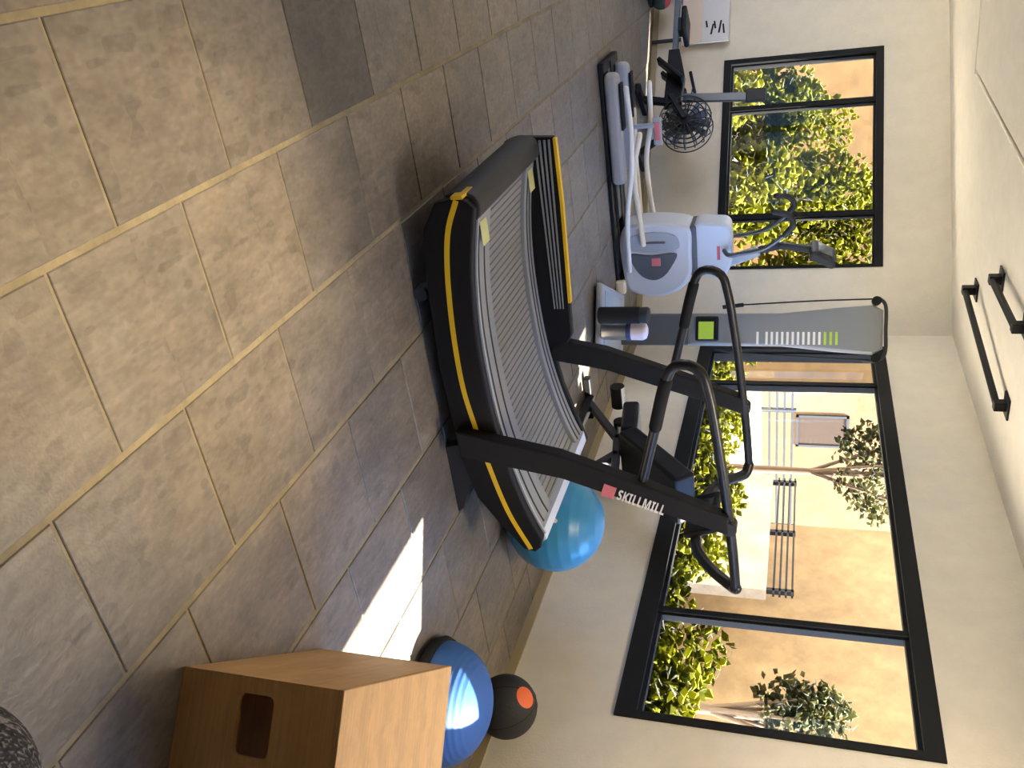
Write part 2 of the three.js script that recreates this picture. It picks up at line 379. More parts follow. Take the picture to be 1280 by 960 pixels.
  // rear and front end covers
  add('rear_cover', prism(smooth([[.885, .20], [.875, .25], [.89, .315], [.93, .335], [.985, .318], [.985, .22]], 30), Fz + .04, N - .045, .006), M.charcoal, t);
  add('front_cap', prism([[2.475, .36], [2.48, .392], [2.535, .40], [2.565, .36], [2.50, .27]], Fz + .045, N - .05, .006), M.silver, t);
  // feet
  for (const z of [N - .045, Fz + .045]) {
    add('foot', prism([[1.99, .13], [2.02, 0], [2.38, 0], [2.36, .03], [2.16, .12]], z - .03, z + .03, .004), M.charcoal, t);
    add('foot', [rod([1.28, .03, z + .03], [1.28, .03, z - .03], .03, .03, 18), rbox(1.255, 1.305, .03, .10, z - .015, z + .015, .004)], M.charcoal, t);
  }
  // uprights and handlebars on both sides
  for (const [z, near] of [[N + .03, true], [Fz + .015, false]]) {
    const u = add('upright', [prism([[1.89, .10], [2.02, .10], [2.105, .55], [2.245, .95], [2.345, 1.235], [2.255, 1.235], [2.135, .95], [1.985, .55]], z - .03, z + .03, .008)], M.blackMatte, t);
    if (near) {
      const ang = Math.atan2(.36, .13), place = (g) => g.rotateZ(ang).translate(2.155, .755, z + .0305);
      sub('logo_plate', place(rbox(-.03, .025, -.032, .032, 0, .003, .001)).translate(-.002, -.005, 0), M.pink, u, t);
      const txt = new TextGeometry('SKILLMILL', { font, size: .052, depth: .003, curveSegments: 3 }); txt.computeBoundingBox();
      txt.scale(.205 / txt.boundingBox.max.x, 1, 1).translate(0, -.026, 0);
      sub('lettering', place(txt).translate(.008, .03, 0), M.white, u, t);
    }
    const zi = z + (near ? -.01 : .01);
    const hb = add('handlebar', [
      tube([[2.66, 1.255, zi], [2.45, 1.245, zi], [2.2, 1.225, zi], [1.9, 1.195, zi], [1.68, 1.165, zi], [1.595, 1.14, zi], [1.565, 1.09, zi], [1.575, 1.04, zi], [1.63, 1.01, zi], [1.85, .955, zi], [2.12, .885, zi]], .021, 70, 12)], M.tubePaint, t);
    sub('grip', tube([[1.85, .955, zi], [1.72, .986, zi], [1.64, 1.008, zi]], .026, 12, 12), M.rubber, hb, t);
    add('upright_collar', rod([2.315, 1.235, z - .028], [2.315, 1.235, z + .028], .032, .032, 18), M.charcoal, t);
  }
  add('crossbar', tube([[2.66, 1.255, N + .02], [2.70, 1.24, N - .03], [2.70, 1.14, N - .13], [2.70, 1.06, N - .26], [2.70, 1.04, (N + Fz) / 2], [2.70, 1.06, Fz + .26], [2.70, 1.14, Fz + .13], [2.70, 1.24, Fz + .05], [2.66, 1.255, Fz + .025]], .026, 60, 12), M.tubePaint, t);
  const con = add('console', rbox(-.018, .018, -.075, .085, -.15, .15, .012).rotateZ(.35).translate(2.66, 1.06, (N + Fz) / 2), M.black, t);
  sub('screen', rbox(-.004, .004, -.045, .055, -.10, .10, .003).rotateZ(.35).translate(2.641, 1.063, (N + Fz) / 2), std([.03, .035, .04], .15), con, t);
  add('tie_bar', rod([2.19, .86, N], [2.19, .86, Fz + .03], .016), M.tubePaint, t);
}

// ------------------------------------------------------------------ balls
{
  const t = thing('exercise_ball', 'glossy turquoise blue exercise ball beyond the front end of the treadmill', 'exercise ball', [2.872, 0, -3.53]);
  const r = .264, pts = []; for (let i = 0; i <= 90; i++) { const a = -Math.PI / 2 + Math.PI * i / 90, k = r + (Math.abs(Math.cos(a)) > .25 ? .0018 * Math.max(0, Math.cos(i * 1.05)) : 0); pts.push([Math.max(.0005, k * Math.cos(a)), r + k * Math.sin(a)]); }
  add('shell', lathe(pts, 64).translate(-0, 0, 0).rotateX(0).translate(2.872, 0, -3.53), M.ballBlue, t);
  const d = V(-.62, .25, .74).normalize();
  add('valve_plug', new THREE.CylinderGeometry(.011, .013, .006, 18).applyQuaternion(new THREE.Quaternion().setFromUnitVectors(V(0, 1, 0), d)).translate(2.872 + d.x * r, r + d.y * r, -3.53 + d.z * r), M.white, t);
}
{
  const o = [3.40, 0, -2.72], r = .154;
  const t = thing('medicine_ball', 'black medicine ball with orange patch resting against the wall', 'medicine ball', o);
  add('shell', new THREE.SphereGeometry(r, 48, 32).translate(o[0], r, o[2]), std([.02, .02, .021], .7, 0, { bumpMap: rubberBump, bumpScale: .001 }), t);
  // stitched orange patch that follows the ball
  const d = V(-.62, .74, .05).normalize(), q = new THREE.Quaternion().setFromUnitVectors(V(0, 1, 0), d);
  add('patch', new THREE.SphereGeometry(r + .0015, 30, 8, 0, Math.PI * 2, 0, .34).translate(0, 0, 0).applyQuaternion(q).translate(o[0], r, o[2]), M.orange, t);
  for (const ax of [V(1, .2, .1), V(.1, .3, 1)]) add('seam', new THREE.TorusGeometry(r - .0005, .0022, 6, 60).applyQuaternion(new THREE.Quaternion().setFromUnitVectors(V(0, 0, 1), ax.normalize())).translate(o[0], r, o[2]), M.rubber, t);
}
{
  const o = [2.915, 0, -2.30];
  const t = thing('balance_dome', 'blue half-ball balance trainer on a black base behind the wooden box', 'balance trainer', o);
  const prof = []; for (let i = 0; i <= 60; i++) { const a = Math.PI / 2 * i / 60; const R = .262; let k = 1; const ring = Math.sin(a) * R; if (ring > .10 && ring < .2) k += .008 * Math.max(0, Math.cos(ring * 260)); prof.push([Math.max(.0005, Math.cos(a) * R * k), .055 + Math.sin(a) * .225 * k]); }
  add('dome', lathe(prof, 64).translate(...o), M.domeBlue, t);
  add('base', lathe([[.001, 0], [.24, 0], [.272, .02], [.28, .045], [.272, .062], [.262, .064], [.258, .055], [.001, .055]], 64).translate(...o), M.rubber, t);
}
// ------------------------------------------------------------------ plywood plyo box
{
  const o = [1.576, 0, -1.236], a = V(.182, 0, .167).normalize(), b = V(.47, 0, -.53).normalize();   // bottom near-left corner; a along the front, b into depth
  const W = .56, D = .70, Hh = .47, k = .018;
  const t = thing('plyo_box', 'plywood plyometric jump box with cut-out hand hole', 'plyo box', [0, 0, 0]);
  t.userData.origin = null; t.position.set(...o);
  t.quaternion.setFromRotationMatrix(new THREE.Matrix4().makeBasis(a, V(0, 1, 0), b.clone().negate()));
  // local: x along the front, z towards the viewer, so the box fills z in [-D, 0]
  const slot = (cx, cy, w, h) => { const s = new THREE.Path(), r = .022; const x0 = cx - w / 2, x1 = cx + w / 2, y0 = cy - h / 2, y1 = cy + h / 2; s.moveTo(x0 + r, y0); s.lineTo(x1 - r, y0); s.quadraticCurveTo(x1, y0, x1, y0 + r); s.lineTo(x1, y1 - r); s.quadraticCurveTo(x1, y1, x1 - r, y1); s.lineTo(x0 + r, y1); s.quadraticCurveTo(x0, y1, x0, y1 - r); s.lineTo(x0, y0 + r); s.quadraticCurveTo(x0, y0, x0 + r, y0); return s; };
  const panel = (z0, z1, cx, cy, w, h) => { const s = shapeOf([[0, .0], [W, .0], [W, Hh - k], [0, Hh - k]]); s.holes.push(slot(cx, cy, w, h)); return new THREE.ExtrudeGeometry(s, { depth: z1 - z0, bevelEnabled: false, curveSegments: 6 }).translate(0, 0, z0); };
  add('front_panel', panel(-k, 0,   .115, .228, .15, .105), M.ply, t);
  add('back_panel', panel(-D, -D + k, .33, .215, .135, .105), M.ply, t);
  add('side_panel', box(.0005, k, 0, Hh - k, -D + k, -k), M.ply, t);
  add('side_panel', box(W - k, W - .0005, 0, Hh - k, -D + k, -k), M.ply, t);
  const tp = add('top_panel', rbox(-.001, W + .001, Hh - k, Hh, -D - .001, .001, .003), M.ply, t);
  for (const y of [Hh - k * .34, Hh - k * .67]) { const l = new THREE.Mesh(box(-.0014, W + .0014, y - .0008, y + .0008, -D - .0014, .0014), M.plyEdge); l.name = 'ply_layer'; tp.add(l); }
  add('bottom_panel', box(k, W - k, .004, k, -D + k, -k), M.ply, t);
  add('inner_brace', box(k, W - k, .19, .21, -D * .52, -D * .50), M.plyEdge, t);
}
// ------------------------------------------------------------------ slam ball at the lower corner
{
  const o = [1.12, 0, -.54], r = .17;
  const t = thing('slam_ball', 'black textured rubber slam ball on the floor at the near corner of the frame', 'slam ball', o);
  add('shell', new THREE.SphereGeometry(r, 64, 48).translate(o[0], r, o[2]), std([.42, .40, .42], .6, 0, { map: speckMap, bumpMap: rubberBump, bumpScale: .004 }), t);
  add('valve', new THREE.CylinderGeometry(.012, .014, .006, 16).translate(o[0], 2 * r, o[2]), M.rubber, t);
}
// ------------------------------------------------------------------ elliptical trainer
{
  const t = thing('elliptical_trainer', 'silver and grey elliptical trainer with white link arms under the smaller window', 'elliptical', [2.0, 0, -6.95]);
  const Z = -6.95;
  add('base_frame', [rbox(1.06, 2.9, .02, .06, Z - .05, Z + .05, .01), rbox(1.04, 1.12, 0, .05, Z - .28, Z + .28, .012), rbox(2.80, 2.90, 0, .06, Z - .28, Z + .28, .012), rbox(1.1, 2.85, 0, .03, Z + .22, Z + .27, .008), rbox(1.1, 2.85, 0, .03, Z - .27, Z - .22, .008)], M.black, t);
  for (const z of [Z - .28, Z + .28]) add('end_cap', rbox(2.79, 2.91, .0, .085, z - .03, z + .03, .02), M.cream, t);
  const shroud = smooth([[2.36, .10], [2.36, .55], [2.40, .625], [2.60, .632], [2.80, .618], [2.93, .52], [2.99, .36], [2.98, .20], [2.92, .08], [2.75, .045], [2.45, .045]], 60, true);
  const h = add('housing', prism(shroud, Z - .14, Z + .18, .03), M.silver, t);
  for (const [z0, z1] of [[Z + .178, Z + .195], [Z - .155, Z - .138]]) {
    const c = sub('cover_disc', prism(smooth([[2.60, .12], [2.61, .30], [2.60, .51], [2.70, .47], [2.80, .39], [2.83, .31], [2.80, .22], [2.71, .15]], 40, true), z0, z1, .005), M.slateGrey, h, t); void c;
    sub('inlay', prism(smooth([[2.44, .14], [2.44, .5], [2.55, .53], [2.585, .32], [2.55, .11]], 30, true), z0, z1 - .006 * Math.sign(z1 - Z), .004), M.silverDeep, h, t);
  }
  sub('badge', rbox(2.63, 2.70, .30, .375, Z + .19, Z + .198, .004), M.pink, h, t);
  sub('vent', rbox(2.49, 2.505, .26, .42, Z + .19, Z + .2, .003), M.slateGrey, h, t);
  const uh = add('upper_housing', prism(smooth([[2.37, .66], [2.365, .80], [2.39, .92], [2.55, .945], [2.76, .93], [2.84, .86], [2.82, .70], [2.78, .655], [2.55, .65]], 50, true), Z - .10, Z + .14, .025), M.silver, t);
  sub('badge', rbox(2.56, 2.68, .83, .855, Z + .139, Z + .143, .002), M.red, uh, t);
  add('seam_collar', rbox(2.38, 2.82, .615, .67, Z - .12, Z + .16, .02), M.slateGrey, t);
  add('neck', bar([2.76, .88, Z], [2.66, 1.16, Z], .08, .09, .02), M.silverDeep, t);
  add('mast', [bar([2.665, 1.13, Z], [2.62, 1.32, Z], .06, .06, .02), bar([2.62, 1.30, Z], [2.67, 1.62, Z], .055, .06, .02)], M.charcoal, t);
  const con = add('console', rbox(-.04, .04, -.10, .12, -.15, .15, .03).rotateZ(-.5).translate(2.70, 1.64, Z), M.charcoal, t);
  sub('screen', rbox(-.046, -.038, -.05, .07, -.1, .1, .003).rotateZ(-.5).translate(2.70, 1.64, Z), std([.06, .08, .09], .15), con, t);
  for (const s of [-1, 1]) {
    const z = Z + s * .22;
    // swinging arms with dark grips
    const arm = add('swing_arm', tube([[2.60, .88, Z + s * .12], [2.61, .93, z], [2.60, 1.02, z], [2.56, 1.20, z + s * .01], [2.45, 1.36, z + s * .015]], .018, 40, 10), M.steelDark, t);
    sub('grip', tube([[2.45, 1.36, z + s * .015], [2.36, 1.42, z + s * .015], [2.29, 1.38, z], [2.27, 1.28, z - s * .02]], .024, 24, 10), M.charcoal, arm, t);
    // white link arms and pedals
    const up = s > 0;
    add('link_arm', tube(up ? [[1.24, .20, z + .03], [1.56, .215, z + .03], [1.88, .195, z + .03], [2.22, .14, z + .03], [2.44, .125, z + .03], [2.72, .12, z + .02]] : [[1.3, .30, z], [1.62, .29, z], [1.9, .24, z], [2.22, .25, z], [2.46, .28, z]], .021, 50, 12), M.white, t);
    add('link_arm', tube(up ? [[1.60, .275, z], [1.90, .21, z], [2.20, .225, z], [2.50, .245, z]] : [[1.5, .16, z], [1.9, .15, z], [2.4, .16, z]], .022, 40, 12), M.cream, t);
    const ped = add('pedal', rbox(1.12, 1.98, .035, .15, z - .06, z + .06, .045, 4), up ? std([.34, .33, .33], .5) : M.silverDeep, t);
    sub('pedal_tread', rbox(1.2, 1.55, .148, .166, z - .05, z + .05, .006), M.rubber, ped, t);
    if (!up) add('crank', [rod([2.70, .30, Z + s * .19], [2.70, .30, Z + s * .21], .05), bar([2.70, .30, Z + s * .205], [2.62, .16, Z + s * .205], .035, .02)], M.steelDark, t);
  }
  add('roller_track', rbox(1.10, 2.30, .03, .05, Z - .06, Z + .14, .006), M.steelDark, t);
  add('label', rbox(1.60, 1.74, .335, .375, Z - .14, Z - .13, .002), M.pink, t);
  add('rear_post', [rod([1.62, .05, Z - .15], [1.62, .36, Z - .15], .02), rbox(1.56, 1.78, .32, .39, Z - .17, Z - .14, .01)], M.silverDeep, t);
}
// ------------------------------------------------------------------ rowing machine along the far wall (local: s, y, o)
{
  const t = thing('rowing_machine', 'black air rowing machine with caged fan along the far wall', 'rowing machine', [2.3, 0, -.5], FAR);
  const O = -.5;
  const cage = [];
  for (const o of [O - .09, O + .09]) { for (const r of [.235, .19, .145, .10, .055]) cage.push(new THREE.TorusGeometry(r, .006, 6, 40).translate(1.87, .45, o)); }
  for (let k = 0; k < 16; k++) { const a = k * Math.PI / 8; cage.push(tube([[1.87 + .05 * Math.cos(a), .45 + .05 * Math.sin(a), O - .095], [1.87 + .2 * Math.cos(a), .45 + .2 * Math.sin(a), O - .095], [1.87 + .245 * Math.cos(a), .45 + .245 * Math.sin(a), O], [1.87 + .2 * Math.cos(a), .45 + .2 * Math.sin(a), O + .095]], .005, 10, 5)); }
  const f = add('fan_cage', cage, M.charcoal, t);
  sub('fan_hub', [rod([1.87, .45, O - .10], [1.87, .45, O + .10], .05, .05, 24)], M.black, f, t);
  for (let k = 0; k < 12; k++) { const a = k * Math.PI / 6; sub('fan_blade', rbox(.05, .215, -.003, .003, -.07, .07, .002).rotateZ(a).translate(1.87, .45, O), M.steelDark, f, t); }
  add('rail', [rbox(1.95, 3.35, .29, .34, O - .03, O + .03, .006).translate(0, 0, 0)], M.steelDark, t);
  add('frame', [bar([1.87, .45, O - .12], [2.15, .30, O - .06], .05, .03), bar([1.87, .45, O + .12], [2.15, .30, O + .06], .05, .03), bar([1.75, .22, O], [1.60, .03, O], .05, .05), bar([2.1, .30, O], [2.15, .04, O], .06, .06), rbox(1.56, 1.64, 0, .05, O - .3, O + .3, .015), rbox(2.10, 2.20, 0, .05, O - .22, O + .22, .015)], M.black, t);
  for (const s of [-1, 1]) add('footrest', [rbox(-.02, .02, -.16, .16, -.055, .055, .012).rotateZ(.75).translate(2.36, .30, O + s * .12)], M.black, t);
  add('shroud', prism([[2.05, .24], [2.08, .40], [2.35, .42], [2.62, .36], [2.62, .26]], O - .05, O + .05, .012), M.black, t);
  const seat = add('seat', rbox(2.74, 3.0, .375, .425, O - .15, O + .15, .02), M.black, t); sub('seat_carriage', rbox(2.80, 2.94, .335, .378, O - .06, O + .06, .01), M.charcoal, seat, t);
  add('rear_leg', [bar([3.25, .30, O], [3.30, .03, O], .05, .05), rbox(3.26, 3.34, 0, .04, O - .22, O + .22, .015)], M.black, t);
  add('handle', [rod([2.25, .50, O - .23], [2.25, .50, O + .23], .015), rod([1.95, .45, O], [2.25, .50, O], .006)], M.rubber, t);
  const arm = add('monitor_arm', [bar([2.10, .42, O - .06], [2.06, 1.0, O - .06], .085, .03, .01)], M.steelDark, t);
  sub('monitor', rbox(2.0, 2.13, .98, 1.15, O - .09, O - .05, .015), M.charcoal, arm, t);
}
// ------------------------------------------------------------------ ski machine in the corner
{
  const o = [3.14, 0, -6.45];
  const t = thing('ski_machine', 'tall dark grey standing ski exercise machine in the corner between the windows', 'ski machine', o);
  const ang = -.52;                                             // faces the open floor
  t.rotation.y = ang;
  t.userData.origin = null;
  // local: x across, z towards the user
  add('mast', [rbox(-.13, .13, .03, 1.62, -.05, .03, .02)], std([.075, .083, .095], .45), t);
  add('mast_cover', prism([[-.13, .62], [.13, .62], [.13, 1.35], [.17, 1.75], [.19, 2.02], [.15, 2.09], [-.15, 2.09], [-.19, 2.02], [-.17, 1.75], [-.13, 1.35]], -.10, .04, .02), std([.20, .205, .205], .45), t);
  add('top_bar', tube([[-.24, 2.06, .02], [-.2, 2.1, .02], [0, 2.11, .02], [.2, 2.1, .02], [.24, 2.04, .02], [.24, 1.96, .02]], .014, 40, 8), M.charcoal, t);
  for (const s of [-1, 1]) {
    add('pulley', rod([s * .22, 2.04, .0], [s * .22, 2.04, .05], .035, .035, 24), M.black, t);
    const cd = add('cord', tube([[s * .235, 2.02, .03], [s * .22, 1.6, .07], [s * .19, 1.05, .10]], .006, 20, 6), M.blackMatte, t);
    sub('handle', rod([s * .19, 1.06, .10], [s * .17, .90, .12], .016), M.rubber, cd, t);
  }
  // scale of light and green bars printed up the mast
  for (let k = 0; k < 12; k++) add('scale_bar', rbox(.02, .12, 1.16 + k * .0395 + (k ? .03 : 0), 1.178 + k * .0395 + (k ? .03 : 0), .04, .044, .001), M.white, t);
  for (let k = 0; k < 3; k++) add('scale_bar', rbox(.02, .12, 1.665 + k * .042, 1.683 + k * .042, .04, .044, .001), M.lime, t);
  const mo = add('monitor', rbox(-.10, .10, .69, .87, .08, .13, .015), M.black, t);
  sub('monitor_face', rbox(-.055, .085, .715, .835, .128, .137, .004), M.lime, mo, t);
  sub('monitor_arm', rbox(-.02, .02, .74, .80, .02, .09, .005), M.charcoal, mo, t);
  const pl = add('platform', rbox(-.30, .30, .02, .07, -.08, .80, .02), M.silverDeep, t);
  sub('platform_grip', rbox(-.25, .25, .068, .075, .05, .70, .006), std([.30, .33, .37], .6), pl, t);
  for (const [x, z] of [[-.25, -.02], [.25, -.02], [-.25, .74], [.25, .74]]) sub('platform_foot', new THREE.CylinderGeometry(.025, .03, .022, 16).translate(x, .011, z), M.rubber, pl, t);
}
// two upright canisters standing on the platform of the ski machine
{
  const o = [2.80, .077, -5.72];
  const t = thing('canister', 'silver canister with a dark blue band and pale lid on the ski machine platform', 'canister', o);
  add('body', lathe([[.001, 0], [.06, 0], [.066, .01], [.066, .19], [.06, .2], [.001, .2]]).translate(...o), M.steel, t);
  add('band', lathe([[.062, .188], [.069, .19], [.069, .225], [.062, .227], [.001, .227]]).translate(...o), std([.03, .05, .16], .5), t);
  add('lid', lathe([[.066, .225], [.067, .31], [.055, .335], [.03, .345], [.001, .345]]).translate(...o), std([.62, .56, .60], .5), t);
}
{
  const o = [2.645, .077, -5.67];
  const t = thing('canister', 'black canister on the ski machine platform beside the silver one', 'canister', o);
  add('body', lathe([[.001, 0], [.055, 0], [.062, .01], [.062, .30], [.056, .315], [.001, .315]]).translate(...o), M.blackMatte, t);
  add('lid', lathe([[.058, .31], [.06, .36], [.05, .375], [.001, .375]]).translate(...o), M.charcoal, t);
}
// ------------------------------------------------------------------ adjustable bench by the right wall
{
  const X = 3.14;
  const t = thing('weight_bench', 'black adjustable weight bench with raised back pad below the large window', 'weight bench', [X, 0, -4.70]);
  add('base_frame', [rbox(X - .17, X + .17, .01, .06, -5.34, -5.28, .012), rbox(X - .2, X + .2, .01, .06, -4.12, -4.06, .012), rbox(X - .03, X + .03, .02, .08, -5.30, -4.10, .01)], M.black, t);
  const strut = (a, b, w) => { const A = V(...a), B = V(...b), d = B.clone().sub(A), L = d.length(); return new RoundedBoxGeometry(w, L, w, 2, .008).applyQuaternion(new THREE.Quaternion().setFromUnitVectors(V(0, 1, 0), d.normalize())).translate(...A.add(B).multiplyScalar(.5).toArray()); };
  add('frame_post', [strut([X, .06, -5.22], [X, .36, -4.75], .05), strut([X, .06, -4.15], [X, .38, -4.60], .05), strut([X, .34, -4.80], [X, .40, -4.40], .05)], M.charcoal, t);
  const padBox = (w, l, h) => new RoundedBoxGeometry(w, h, l, 4, .025);
  add('seat_pad', padBox(.32, .36, .11).rotateX(-.12).translate(X, .43, -4.84), M.black, t);
  const bp = add('back_pad', padBox(.34, .66, .14).rotateX(-.72).translate(X, .66, -4.40), M.black, t);
  sub('pad_support', strut([X, .40, -4.62], [X, .82, -4.16], .035), M.charcoal, bp, t);
  for (const s of [-1, 1]) add('roller_pad', rod([X + s * .06, .30, -5.10], [X + s * .22, .30, -5.10], .05, .05, 20), M.rubber, t);
  add('adjuster', [strut([X + .04, .12, -4.30], [X + .04, .62, -4.36], .022)], M.silver, t);
}
// ------------------------------------------------------------------ far left: white board with dark lettering, two-tone ball
{
  const t = thing('notice_board', 'white board with dark lettering leaning against the far wall', 'board', [3.25, 0, -.06], FAR);
  const panel = add('panel', rbox(2.96, 3.62, .30, .76, -.075, -.05, .004), std([.62, .615, .62], .5), t);
  sub('lower_sheet', rbox(2.97, 3.44, .315, .50, -.079, -.074, .002), std([.66, .55, .43], .6), panel, t);
  const marks = [[3.04, .705, .10], [3.05, .655, .13], [3.10, .62, .08], [3.04, .58, .11], [3.12, .54, .07]];
  marks.forEach(([s, y, w], i) => sub('lettering', prism([[s, y], [s + w, y + (i % 2 ? .02 : -.01)], [s + w, y + .016 + (i % 2 ? .02 : -.01)], [s, y + .018]], -.081, -.0745), M.black, panel, t));
  for (const s of [3.02, 3.50]) add('leg', rbox(s, s + .03, 0, .32, -.06, -.03, .004), M.charcoal, t);
}
{
  const p = FAR.at(3.40, 0, -.21);
  const t = thing('two_tone_ball', 'small dark green and red exercise ball on the floor near the white board', 'ball', [p.x, 0, p.z]);
  add('shell', new THREE.SphereGeometry(.1, 36, 24).translate(p.x, .1, p.z), std([.02, .05, .045], .6), t);
  add('red_cap', new THREE.SphereGeometry(.1012, 36, 10, 0, Math.PI * 2, 0, 1.0).rotateZ(-.2).translate(p.x, .1, p.z), M.red, t);
}
// ------------------------------------------------------------------ pull-up bars under the ceiling
{
  const mk = (label, a, b, plates) => {
    const t = thing('ceiling_bar', label, 'ceiling bar', [(a[0] + b[0]) / 2, H, (a[2] + b[2]) / 2], null);
    add('rail', tube([a, [(a[0] + b[0]) / 2, (a[1] + b[1]) / 2, (a[2] + b[2]) / 2], b], .022, 8, 12), M.black, t);
    for (const p of plates) {
      const bk = add('bracket', rbox(p[0] - .03, p[0] + .03, p[1], H, p[2] - .03, p[2] + .03, .006), M.black, t);
      sub('mounting_plate', rbox(p[0] - .07, p[0] + .07, H - .012, H, p[2] - .07, p[2] + .07, .004), M.black, bk, t);
    }
  };
  mk('long black bar hung under the ceiling near the corner', [2.86, 2.64, -6.55], [3.05, 2.66, -5.20], [[2.86, 2.62, -6.55], [3.05, 2.64, -5.20]]);
  mk('short black bar hung under the ceiling, nearer the room centre', [2.46, 2.66, -5.80], [2.44, 2.66, -5.05], [[2.46, 2.64, -5.80], [2.44, 2.64, -5.05]]);
}

// ------------------------------------------------------------------ outside
const GY = -.35;
const ground = struct('ground', box(-30, 45, GY - .2, GY, -60, 25), std([.82, .74, .58], .95, 0, { map: stuccoMap }));
const leafMats = {
  lime: new THREE.MeshPhysicalMaterial({ color: new THREE.Color(.68, .70, .10), roughness: .9, transmission: .6, thickness: 0, side: THREE.DoubleSide }),
  green: new THREE.MeshPhysicalMaterial({ color: new THREE.Color(.56, .60, .12), roughness: .9, transmission: .55, thickness: 0, side: THREE.DoubleSide }),
  pale: new THREE.MeshPhysicalMaterial({ color: new THREE.Color(.60, .62, .34), roughness: .9, transmission: .6, thickness: 0, side: THREE.DoubleSide }),
};
const bark = std([.16, .11, .07], .9);
function leaves(n, rx, ry, rz, size, cy) {
  const pos = [], nor = [], uv = [];
  const lobes = Array.from({ length: 9 }, () => [rr(-.55, .55) * rx, rr(-.5, .55) * ry, rr(-.55, .55) * rz, rr(.4, .62)]);
  for (let i = 0; i < n; i++) {
    const l = lobes[i % 9], a = rr(0, Math.PI * 2), cz = rr(-1, 1), rad = Math.cbrt(rr(.25, 1)), sn = Math.sqrt(1 - cz * cz);
    const c = V(l[0] + rx * l[3] * rad * sn * Math.cos(a), cy + l[1] + ry * l[3] * rad * cz, l[2] + rz * l[3] * rad * sn * Math.sin(a));
    const d = V(rr(-1, 1), rr(-.6, .8), rr(-1, 1)).normalize(), e = V(rr(-1, 1), rr(-1, 1), rr(-1, 1)).cross(d).normalize(), nn = d.clone().cross(e), s = size * rr(.7, 1.35);
    const A = c, B = c.clone().addScaledVector(d, s * .5).addScaledVector(e, s * .33).addScaledVector(nn, s * .08), Cc = c.clone().addScaledVector(d, s), D = c.clone().addScaledVector(d, s * .5).addScaledVector(e, -s * .33).addScaledVector(nn, s * .08);
    for (const p of [A, B, Cc, A, Cc, D]) { pos.push(p.x, p.y, p.z); nor.push(nn.x, nn.y, nn.z); uv.push(0, 0); }
  }
  const g = new THREE.BufferGeometry(); g.setAttribute('position', new THREE.Float32BufferAttribute(pos, 3)); g.setAttribute('normal', new THREE.Float32BufferAttribute(nor, 3)); g.setAttribute('uv', new THREE.Float32BufferAttribute(uv, 2)); return g;
}
function plant(name, label, category, [x, z], top, r, n, size, mat, base = GY, trunk = .05, group) {
  const t = thing(name, label, category, [x, base, z], null, group); t.userData.origin = null;
  const ry = (top - base) / 2 * (trunk > .06 ? .5 : .95), cy = trunk > .06 ? (top - base) - ry : (top - base) / 2 + .05;
  const f = add('foliage', leaves(n, r, ry, r, size, cy), mat, t); f.userData.kind = 'stuff';
  const br = [rod([0, 0, 0], [0, cy, 0], trunk, trunk * .5, 8)];
  for (let k = 0; k < 5; k++) { const a = k * 1.26; br.push(rod([0, cy * .55, 0], [Math.cos(a) * r * .5, cy + ry * .2, Math.sin(a) * r * .5], trunk * .45, trunk * .2, 6)); }
  add(trunk > .06 ? 'trunk' : 'stem', br, bark, t);
  return t;
}
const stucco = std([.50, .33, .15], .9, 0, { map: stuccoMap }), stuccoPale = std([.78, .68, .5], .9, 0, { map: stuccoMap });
function facadeWindow(house, x, y0, y1, z0, z1, axis) {          // axis 'x': wall faces -x at x; axis 'z': wall faces +z at z = x
  const B = (a0, a1, b0, b1, o0, o1) => (axis === 'x' ? box(x - o1, x - o0, a0, a1, b0, b1) : box(b0, b1, a0, a1, x + o0, x + o1));
  const f = add('window', [B(y0, y0 + .08, z0, z1, 0, .06), B(y1 - .08, y1, z0, z1, 0, .06), B(y0, y1, z0, z0 + .08, 0, .06), B(y0, y1, z1 - .08, z1, 0, .06)], M.charcoal, house);
  sub('pane', B(y0 + .08, y1 - .08, z0 + .08, z1 - .08, .005, .03), dim([.05, .035, .025], .8, .2), f, house);
}
{
  const h = thing('house', 'tan stucco house across the yard opposite the large window', 'house', [11.5, GY, -9]);
  add('wall', box(10.4, 15, GY, 4.4, -13.2, -3.5), stucco, h);
  add('roof', prism([[9.9, 4.4], [15.5, 4.4], [15.5, 4.6], [12.7, 5.8], [9.9, 4.6]], -13.6, -3.1), std([.35, .16, .09], .8), h);
  facadeWindow(h, 10.4, .9, 2.3, -6.6, -5.2, 'x');
}
{
  const h = thing('house', 'bright tan house with a dark window at the far end of the yard', 'house', [14, GY, -27]);
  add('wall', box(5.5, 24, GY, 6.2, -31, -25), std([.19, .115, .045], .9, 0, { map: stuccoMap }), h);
  add('roof', prism([[5, 6.2], [24.5, 6.2], [24.5, 6.45], [14.5, 8.4], [5, 6.45]], -31.5, -24.5), std([.35, .16, .09], .8), h);
  facadeWindow(h, -25, 1.4, 3.0, 15.2, 16.4, 'z');
  const c = facadeWindow; void c;
  add('awning', box(11.5, 14.2, 1.2, 2.2, -25, -24.6), stuccoPale, h);
}
{
  const t = thing('terrace', 'white rendered terrace wall with horizontal rails in the yard', 'terrace', [12, GY, -20]);
  add('terrace_wall', box(8.2, 20, GY, .55, -20.3, -20), stuccoPale, t);
  for (let k = 0; k < 4; k++) add('rail', box(8.2, 20, .72 + k * .19, .78 + k * .19, -20.2, -20.12), M.charcoal, t);
  for (let k = 0; k < 7; k++) add('post', box(8.3 + k * 1.9, 8.38 + k * 1.9, .5, 1.42, -20.22, -20.1), M.charcoal, t);
}
